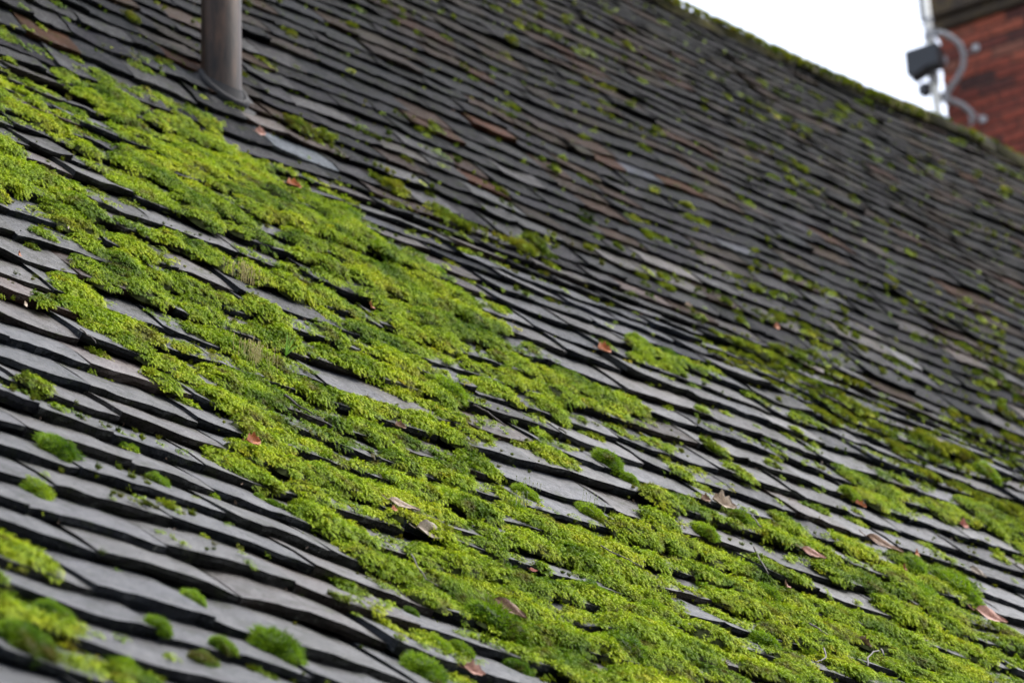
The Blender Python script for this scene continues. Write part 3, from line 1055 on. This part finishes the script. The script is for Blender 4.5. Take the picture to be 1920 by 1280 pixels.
for u, v_, w, h, mat_, lab in ((455, 530, 26, 26, STALK, 'patch of thin tan spore stalks on moss above the central tiles'),
                               (478, 672, 34, 26, STALK, 'patch of reddish spore stalks left of the grass tuft')):
    m, z = spot(u, v_, .014)
    q = z/FPX
    sv, sf = stalks(46, w*q*.55, w*q*.5, h*q, int(u))
    o = obj('spore_stalks', sv, sf, mat_)
    o.matrix_world = m
    tag(o, lab, 'moss')

# grass tuft
GRASS = simple('grass_blade', (.13, .27, .02), .6, 0, 200, .3, 0, .15)
m, z = spot(533, 672, .018)
gt = empty('grass_tuft')
gt.matrix_world = m
tag(gt, 'small tuft of fresh green grass growing out of the moss', 'grass')
for i in range(13):
    a = random.uniform(0, 2*math.pi)
    L = random.uniform(.030, .058)
    out = random.uniform(.25, .95)
    w = .0011
    v, f = [], []
    for k in range(7):
        t = k/6
        q = np.array([math.cos(a)*out*L*t, math.sin(a)*out*L*t*.6, 0]) + np.array([0, .62, .78])*L*(t - .45*out*t*t)
        sd = np.array([-math.sin(a), math.cos(a), 0])*w*(1 - t)**.6
        v += [q - sd, q + sd]
    for k in range(6): f.append((2*k, 2*k + 1, 2*k + 3, 2*k + 2))
    b_ = obj('blade', v, f, GRASS, gt, True)

# fallen leaves
def leaf_mesh(seed, wide=.45, curl=.3, lobed=False):
    rp = np.random.default_rng(seed)
    nl_, nw = 12, 4
    v, f = [], []
    ph = rp.uniform(0, 6)
    for i in range(nl_ + 1):
        t = i/nl_
        w = wide*.5*math.sin(math.pi*t**.8)**.8*(1 + (.28*math.sin(t*19 + ph) if lobed else .06*math.sin(t*23 + ph))) + .008
        for j in range(-nw, nw + 1):
            y = w*j/nw
            zz_ = curl*abs(j/nw)**1.6*w*1.3 + curl*.55*(t - .5)**2 + .03*math.sin(t*7 + j*1.3 + ph) - .012*(j == 0)
            v.append((t - .5, y, zz_))
    n1 = 2*nw + 1
    for i in range(nl_):
        for j in range(2*nw):
            f.append((i*n1 + j, i*n1 + j + 1, (i + 1)*n1 + j + 1, (i + 1)*n1 + j))
    b0 = len(v)
    sv, sf = tube([(-.5, 0, 0), (-.62, .02, .02), (-.74, .03, .06)], .012, 5)
    v += [tuple(q) for q in sv]
    f += [tuple(k + b0 for k in q) for q in sf]
    me = mesh('leaf', v, f, None, True)
    return me
LM = [leaf_mesh(400 + i, wide=(.42, .5, .34, .6)[i % 4], curl=(.35, .6, .2, .5)[i % 4], lobed=i in (1, 3)) for i in range(6)]
def leaf_material(name, c):
    m, n, l, b = material(name)
    tc = n.new('ShaderNodeTexCoord')
    t = nz(n, l, 7, 6, .7, tc.outputs['Object'])
    r = ramp(n, [(.3, tuple(q*.45 for q in c)), (.5, c), (.72, tuple(min(1, q*1.5) for q in c))])
    l.new(t.outputs[0], r.inputs[0]); l.new(r.outputs[0], b.inputs['Base Color'])
    b.inputs['Roughness'].default_value = .6
    bump(n, l, t.outputs[0], .5, .01, b)
    return m
LC = dict(tan=leaf_material('tan_leaf', (.30, .22, .15)), orange=leaf_material('orange_leaf', (.32, .095, .022)), pink=leaf_material('pale_red_leaf', (.34, .17, .12)),
          brown=leaf_material('brown_leaf', (.15, .075, .035)), red=leaf_material('red_leaf', (.24, .045, .018)), pale=leaf_material('pale_leaf', (.22, .17, .12)))
LEAVES = [  # u, v, length px, colour, mesh, turn deg, tip deg, height, label
    (815, 989, 66, 'pale', 0, 8, 28, .014, 'large pale tan leaf lying on the moss carpet below centre'),
    (470, 832, 36, 'orange', 1, 25, 35, .012, 'bright orange curled leaf at the left edge of the lower carpet'),
    (893, 1248, 36, 'pink', 3, -10, 30, .014, 'pale red lobed leaf near the bottom edge left of centre'),
    (954, 1146, 58, 'brown', 2, -62, 35, .018, 'long brown leaf lying down the slope across the lower carpet'),
    (548, 351, 30, 'orange', 1, 10, 25, .008, 'orange brown leaf at the top of the upper carpet'),
    (692, 575, 22, 'orange', 1, 70, 40, .014, 'small orange leaf standing in the bright central moss'),
    (693, 865, 20, 'tan', 0, 80, 55, .016, 'small tan winged seed standing upright in the moss'),
    (714, 886, 22, 'pale', 2, 75, 45, .014, 'narrow pale seed scale beside the tan winged seed'),
    (749, 800, 24, 'brown', 1, 12, 25, .014, 'small brown leaf in the middle of the moss carpet'),
    (735, 960, 16, 'orange', 3, 30, 30, .012, 'tiny orange leaf left of the large tan leaf'),
    (757, 948, 52, 'tan', 2, -8, 12, .006, 'flat buff leaf half under moss above the large tan leaf'),
    (1133, 651, 32, 'orange', 1, 15, 28, .008, 'orange leaf lying left of the round dark moss ball'),
    (1322, 934, 26, 'brown', 1, 20, 30, .010, 'dark brown crumpled leaf at left of the dead leaf cluster'),
    (1358, 942, 44, 'tan', 3, -6, 25, .012, 'tan crumpled leaf forming the middle of the dead leaf cluster'),
    (1526, 1036, 42, 'pink', 2, -14, 25, .012, 'pinkish narrow leaf lying in the right hand moss'),
    (1855, 1160, 56, 'pink', 0, -14, 22, .010, 'pale pink leaf near the right edge above the moss'),
    (1804, 985, 24, 'red', 3, 20, 35, .012, 'blurred red leaf on the moss near the right edge'),
    (1717, 1038, 22, 'orange', 1, 40, 35, .010, 'orange leaf upper of two beside the right hand cushions'),
    (1694, 1064, 18, 'red', 3, 60, 40, .012, 'small deep red leaf just under the orange one at right'),
    (1660, 1018, 60, 'brown', 2, -22, 14, .006, 'long dry brown leaf on bare tiles at right'),
    (1612, 948, 20, 'orange', 1, -20, 25, .006, 'small orange leaf on a tile below the thick tile end'),
    (1838, 1066, 30, 'pale', 2, -70, 30, .010, 'thin pale dry leaf hanging down near the right edge'),
    (1622, 1198, 28, 'brown', 1, 85, 40, .016, 'brown curled leaf standing in the lower right moss'),
    (1472, 1098, 22, 'pink', 1, 60, 30, .016, 'small reddish leaf above the dark cushions in the lower right moss'),
    (486, 250, 22, 'pink', 3, 15, 30, .006, 'blurred pink leaf scrap right below the vent pipe'),
    (1000, 1068, 18, 'red', 2, 10, 25, .010, 'tiny red leaf scrap in the moss below the bare tiles'),
    (1288, 575, 14, 'tan', 1, 10, 25, .006, 'tiny tan leaf scrap near the slope break right of centre'),
    (1455, 612, 16, 'orange', 3, 30, 35, .008, 'tiny blurred orange leaf on the upper slope at right'),
    (40, 465, 16, 'orange', 1, 60, 45, .010, 'tiny orange leaf on the tiles at the left edge'),
    (128, 424, 14, 'pale', 0, 60, 55, .014, 'small pale leaf standing in the left hand moss band'),
    (48, 566, 22, 'tan', 0, 60, 40, .006, 'small tan leaf lying on bare tiles at the far left'),
]
for u, v_, lp, colr, mi, turn, tip, hh, lab in LEAVES:
    m, z = spot(u, v_, hh + .008)
    L = lp*z/FPX*1.35
    o = bpy.data.objects.new('fallen_leaf', LM[mi].copy() if False else LM[mi])
    link(o)
    me = LM[mi].copy(); me.materials.append(LC[colr]); o.data = me
    o.matrix_world = m @ Matrix.Rotation(rad(turn), 4, 'Z') @ Matrix.Rotation(rad(tip), 4, 'X') @ Matrix.Diagonal((L, L, L, 1))
    tag(o, lab, 'leaf', 'fallen leaves on the roof')

# crumbs of dead leaf and bark caught in the joints
NLT = 9000
lx = rng.uniform(.2, 12.5, NLT); lk = rng.integers(1, n_course, NLT)
ls = SK[lk] - rng.uniform(.000, .022, NLT)
lu, lv, lz = project(roof_pt(lx, ls, H0))
lc = coverage(lu, lv)
ok = (lu > -60) & (lu < 1980) & (lv > -60) & (lv < 1340) & (rng.uniform(size=NLT) < .18 + .5*np.clip(lc, 0, 1))
lx, ls = lx[ok], ls[ok]
lh = top_h(lx, ls) + rng.uniform(.001, .006, len(lx))
LP = roof_pt(lx, ls, lh)
lvv, lff, ltt = [], [], []
for P in LP:
    a = rng.normal(size=3); a /= np.linalg.norm(a)
    b = np.cross(a, rng.normal(size=3)); b /= np.linalg.norm(b)
    L, w = rng.uniform(.002, .007), rng.uniform(.0008, .0026)
    k = len(lvv)
    lvv += [P - a*L, P + b*w, P + a*L, P - b*w]
    lff += [(k, k + 1, k + 2), (k, k + 2, k + 3)]
lit = obj('leaf_litter', lvv, lff, simple('leaf_crumbs', (.075, .042, .022), .75, 0, 35, .8))
tag(lit, 'brown crumbs of dead leaf scattered in the tile joints', 'litter', kind='stuff')

# twigs and stems
TW_D, TW_P = simple('dark_twig', (.045, .034, .026), .7), simple('pale_stem', (.085, .072, .058), .7)
TWIGS = [
    ([(1414, 1026), (1424, 1048), (1441, 1076)], 2.4, TW_D, 'dark straight twig standing out of the moss in the lower right'),
    ([(888, 758), (915, 772), (948, 798)], 2.2, TW_D, 'thin dark twig lying on a bare tile beside the carpet'),
    ([(771, 1038), (782, 1060), (800, 1085), (822, 1098)], 1.6, TW_P, 'grey bent stem on the left edge of the lower carpet'),
    ([(1546, 1216), (1549, 1232), (1540, 1238), (1528, 1240)], 1.9, TW_P, 'short pale curled stem in the lower right moss'),
    ([(1627, 1248), (1628, 1232), (1636, 1222), (1648, 1219)], 2.2, TW_P, 'pale hooked stem near the bottom edge at right'),
    ([(1653, 1216), (1658, 1228)], 1.8, TW_P, 'tiny pale stem just right of the hooked one'),
    ([(1518, 1168), (1535, 1178), (1553, 1190)], 2.0, TW_P, 'straight grey twig across bright moss at lower right'),
    ([(1127, 1022), (1160, 1040), (1205, 1062)], 1.6, TW_P, 'long thin twig under the longest pale tile'),
    ([(150, 616), (172, 632), (180, 644)], 1.6, TW_D, 'small dark twig on a tile left of the moss'),
    ([(536, 740), (556, 758), (585, 775)], 2.6, TW_D, 'brown dead stem lying on the central carpet'),
    ([(1410, 965), (1420, 980), (1427, 988)], 1.6, TW_P, 'short pale straw beside the dead leaf cluster'),
    ([(1048, 802), (1062, 812)], 2.4, TW_P, 'short reddish straw on a tile left of the large dark cushion'),
]
for pts, rpx, mat_, lab in TWIGS:
    Q = []
    for i, (u, v_) in enumerate(pts):
        x, s, z = on_roof(u, v_, .062)
        Q.append(roof_pt(np.array(x), np.array(s), .062))
    Q = np.array(Q)
    c0 = Q[0].copy()
    # refine and kink a little
    P = []
    for a, b in zip(Q[:-1], Q[1:]):
        for k in range(3): P.append(a + (b - a)*k/3 + rng.normal(size=3)*.0006)
    P.append(Q[-1])
    r0 = rpx*z/FPX
    v, f = tube([p - c0 for p in P], r0, 6, True, [r0*(1 - .5*i/len(P)) for i in range(len(P))])
    o = obj('twig', v, f, mat_, None, True)
    o.location = c0
    tag(o, lab, 'twig', 'twigs and dead stems on the roof')

# ------------------------------------------------------------------ brick chimney beyond the ridge, with an aerial mast
def brick_material():
    m, n, l, b = material('red_brick')
    info = n.new('ShaderNodeObjectInfo')
    r = ramp(n, [(0, (.05, .016, .012)), (.25, (.17, .032, .018)), (.6, (.24, .046, .023)), (.9, (.31, .075, .038)), (1, (.17, .07, .045))])
    l.new(info.outputs['Random'], r.inputs[0])
    geo = n.new('ShaderNodeNewGeometry')
    t = nz(n, l, 22, 6, .7, geo.outputs['Position'])
    k = ramp(n, [(.32, (.50, .48, .45)), (.6, (1.1, 1.08, 1.05))]); l.new(t.outputs[0], k.inputs[0])
    c = mix(n, l, 1.0, r.outputs[0], k.outputs[0], 'MULTIPLY')
    l.new(c, b.inputs['Base Color']); b.inputs['Roughness'].default_value = .85
    bump(n, l, t.outputs[0], .6, .004, b)
    return m
MB, MORTAR = brick_material(), simple('lime_mortar', (.055, .038, .030), .9, 0, 20, .3, .003)
CZ = 21.0
A = at_depth(1764, 112, CZ)
top_z = at_depth(1764, 46, CZ)[2]
ROTZ = rad(AZ - 120.0)
ch = empty('brick_chimney', (A[0], A[1], 0))
ch.rotation_euler = (0, 0, ROTZ)
tag(ch, 'red brick chimney with a dark lichened cap beyond the roof ridge', 'chimney')
W, D = 1.345, .67
v, f = boxv(.006, W - .006, .006, D - .006, 0, top_z)
obj('mortar_core', v, f, MORTAR, ch)
def brick_mesh(lx, ly, lz):
    e = .004
    v, f = [], []
    for z_, i_ in ((0, e), (e, 0), (lz - e, 0), (lz, e)):
        v += [(i_, i_, z_), (lx - i_, i_, z_), (lx - i_, ly - i_, z_), (i_, ly - i_, z_)]
    for k in range(3):
        for j in range(4): f.append((k*4 + j, k*4 + (j + 1) % 4, k*4 + 4 + (j + 1) % 4, k*4 + 4 + j))
    f += [(3, 2, 1, 0), (12, 13, 14, 15)]
    return mesh('brick', v, f, MB)
BS, BH, BE = brick_mesh(.215, .1025, .065), brick_mesh(.1025, .1025, .065), brick_mesh(.1025, .215, .065)
rows = 19
for r_ in range(rows):
    z_ = top_z - .075*(r_ + 1) + .005
    x = 0.0
    seq = [BS]*6 if r_ % 2 == 0 else [BH] + [BS]*5 + [BH]
    for me in seq:
        o = bpy.data.objects.new('brick', me); link(o, ch)
        o.location = (x, random.uniform(-.003, .003), z_)
        x += (.225 if me is BS else .1125)
    y = .1125
    for q in range(2):
        o = bpy.data.objects.new('brick', BE); link(o, ch)
        o.location = (random.uniform(-.002, .002), y + (0 if r_ % 2 == 0 else .1125), z_)
        y += .225
def cap_material():
    m, n, l, b = material('lichened_cap')
    geo = n.new('ShaderNodeNewGeometry'); pos = geo.outputs['Position']
    t = nz(n, l, 5, 5, .7, pos)
    r = ramp(n, [(.35, (.030, .022, .018)), (.52, (.055, .038, .022)), (.66, (.13, .085, .022))])
    l.new(t.outputs[0], r.inputs[0]); l.new(r.outputs[0], b.inputs['Base Color'])
    b.inputs['Roughness'].default_value = .9
    t2 = nz(n, l, 40, 5, .7, pos); bump(n, l, t2.outputs[0], .7, .01, b)
    return m
CAPM = cap_material()
v, f = boxv(-.035, W + .035, -.035, D + .035, top_z + .002, top_z + .075)
obj('corbel_course', v, f, CAPM, ch)
v, f = boxv(-.075, W + .075, -.075, D + .075, top_z + .077, top_z + .42)
obj('cap', v, f, CAPM, ch)

GALV = simple('galvanised_steel', (.32, .32, .33), .5, 0, 30, .2)
PALEM = simple('weathered_alloy_mast', (.72, .70, .64), .5, 0, 12, .15)
BLACKP = simple('black_plastic', (.013, .014, .017), .45, 0, 10, .2)
MZ = 20.75
mast = empty('aerial_mast')
b0 = at_depth(1747, 110, MZ)
mast.location = tuple(b0)
tag(mast, 'pale aerial mast with a black box clamped on, standing before the chimney', 'mast')
rm = 7.8*MZ/FPX
v, f = tube([(0, 0, -2.2), (0, 0, 2.0)], rm, 14)
obj('pole', v, f, PALEM, mast, True)
for k, vv_ in enumerate((18, 50, 62, 152, 168)):
    zc = at_depth(1747, vv_, MZ)[2] - b0[2]
    v, f = tube([(0, 0, zc - .012), (0, 0, zc + .012)], rm*1.35, 12)
    obj('clamp', v, f, GALV, mast)
# black box, its face square to the chimney front
q = at_depth(1735, 117, MZ - .12) - b0
cr, sr = math.cos(ROTZ), math.sin(ROTZ)
v, f = [], []
outl = [(-.105, -.075), (-.085, -.095), (.02, -.055), (.10, -.055), (.10, .085), (-.105, .085)]
for y_ in (-.05, .05):
    for a_, c_ in outl: v.append((q[0] + cr*a_ - sr*y_, q[1] + sr*a_ + cr*y_, q[2] + c_ + .0))
n = len(outl)
f = [tuple(range(n)), tuple(range(2*n - 1, n - 1, -1))] + [(i, i + n, (i + 1) % n + n, (i + 1) % n) for i in range(n)]
obj('black_box', v, f, BLACKP, mast)
a_, c_ = at_depth(1714, 48, MZ) - b0, at_depth(1757, 55, MZ) - b0
v, f = tube([a_, c_], .006, 6); obj('rod', v, f, GALV, mast)
e_ = at_depth(1735, 168, MZ) - b0
v, f = boxv(e_[0] - .03, e_[0] + .03, e_[1] - .03, e_[1] + .03, e_[2] - .035, e_[2] + .03)
obj('clamp_block', v, f, BLACKP, mast)
def bracket(pts, lab, plate, eye):
    o = empty('mast_bracket')
    P = [at_depth(u, w_, 20.72) for u, w_ in pts]
    o.location = tuple(P[0])
    v, f = tube([p - P[0] for p in P], 5.3*20.72/FPX, 10)
    obj('arm', v, f, GALV, o, True)
    p = at_depth(*plate, 20.66) - P[0]
    e = at_depth(*pts[len(pts)//2], 20.72) - P[0]
    v, f = tube([e, p], .005, 6); obj('stay_wire', v, f, GALV, o)
    v, f = tube([p + np.array([-.01, -.012, 0]), p + np.array([.01, .012, 0])], .022, 10); obj('eye_bolt', v, f, GALV, o)
    p = at_depth(*eye, 20.7) - P[0]
    ringp = [p + np.array([math.cos(t)*.030*cr, math.cos(t)*.030*sr, math.sin(t)*.030]) for t in np.linspace(0, 2*math.pi, 15)]
    v, f = tube(ringp, .007, 6, False); obj('cable_ring', v, f, GALV, o, True)
    tag(o, lab, 'bracket', 'bent brackets holding the aerial mast')
bracket([(1752, 66), (1764, 62), (1780, 68), (1800, 83), (1808, 104), (1806, 126), (1794, 148), (1776, 174), (1760, 180)], 'upper bent grey bracket between the mast and the brick chimney', (1829, 91), (1766, 115))
bracket([(1760, 186), (1786, 189), (1804, 197), (1819, 208), (1823, 222), (1824, 262)], 'lower bent grey bracket disappearing behind the mossy ridge', (1843, 225), (1771, 183))
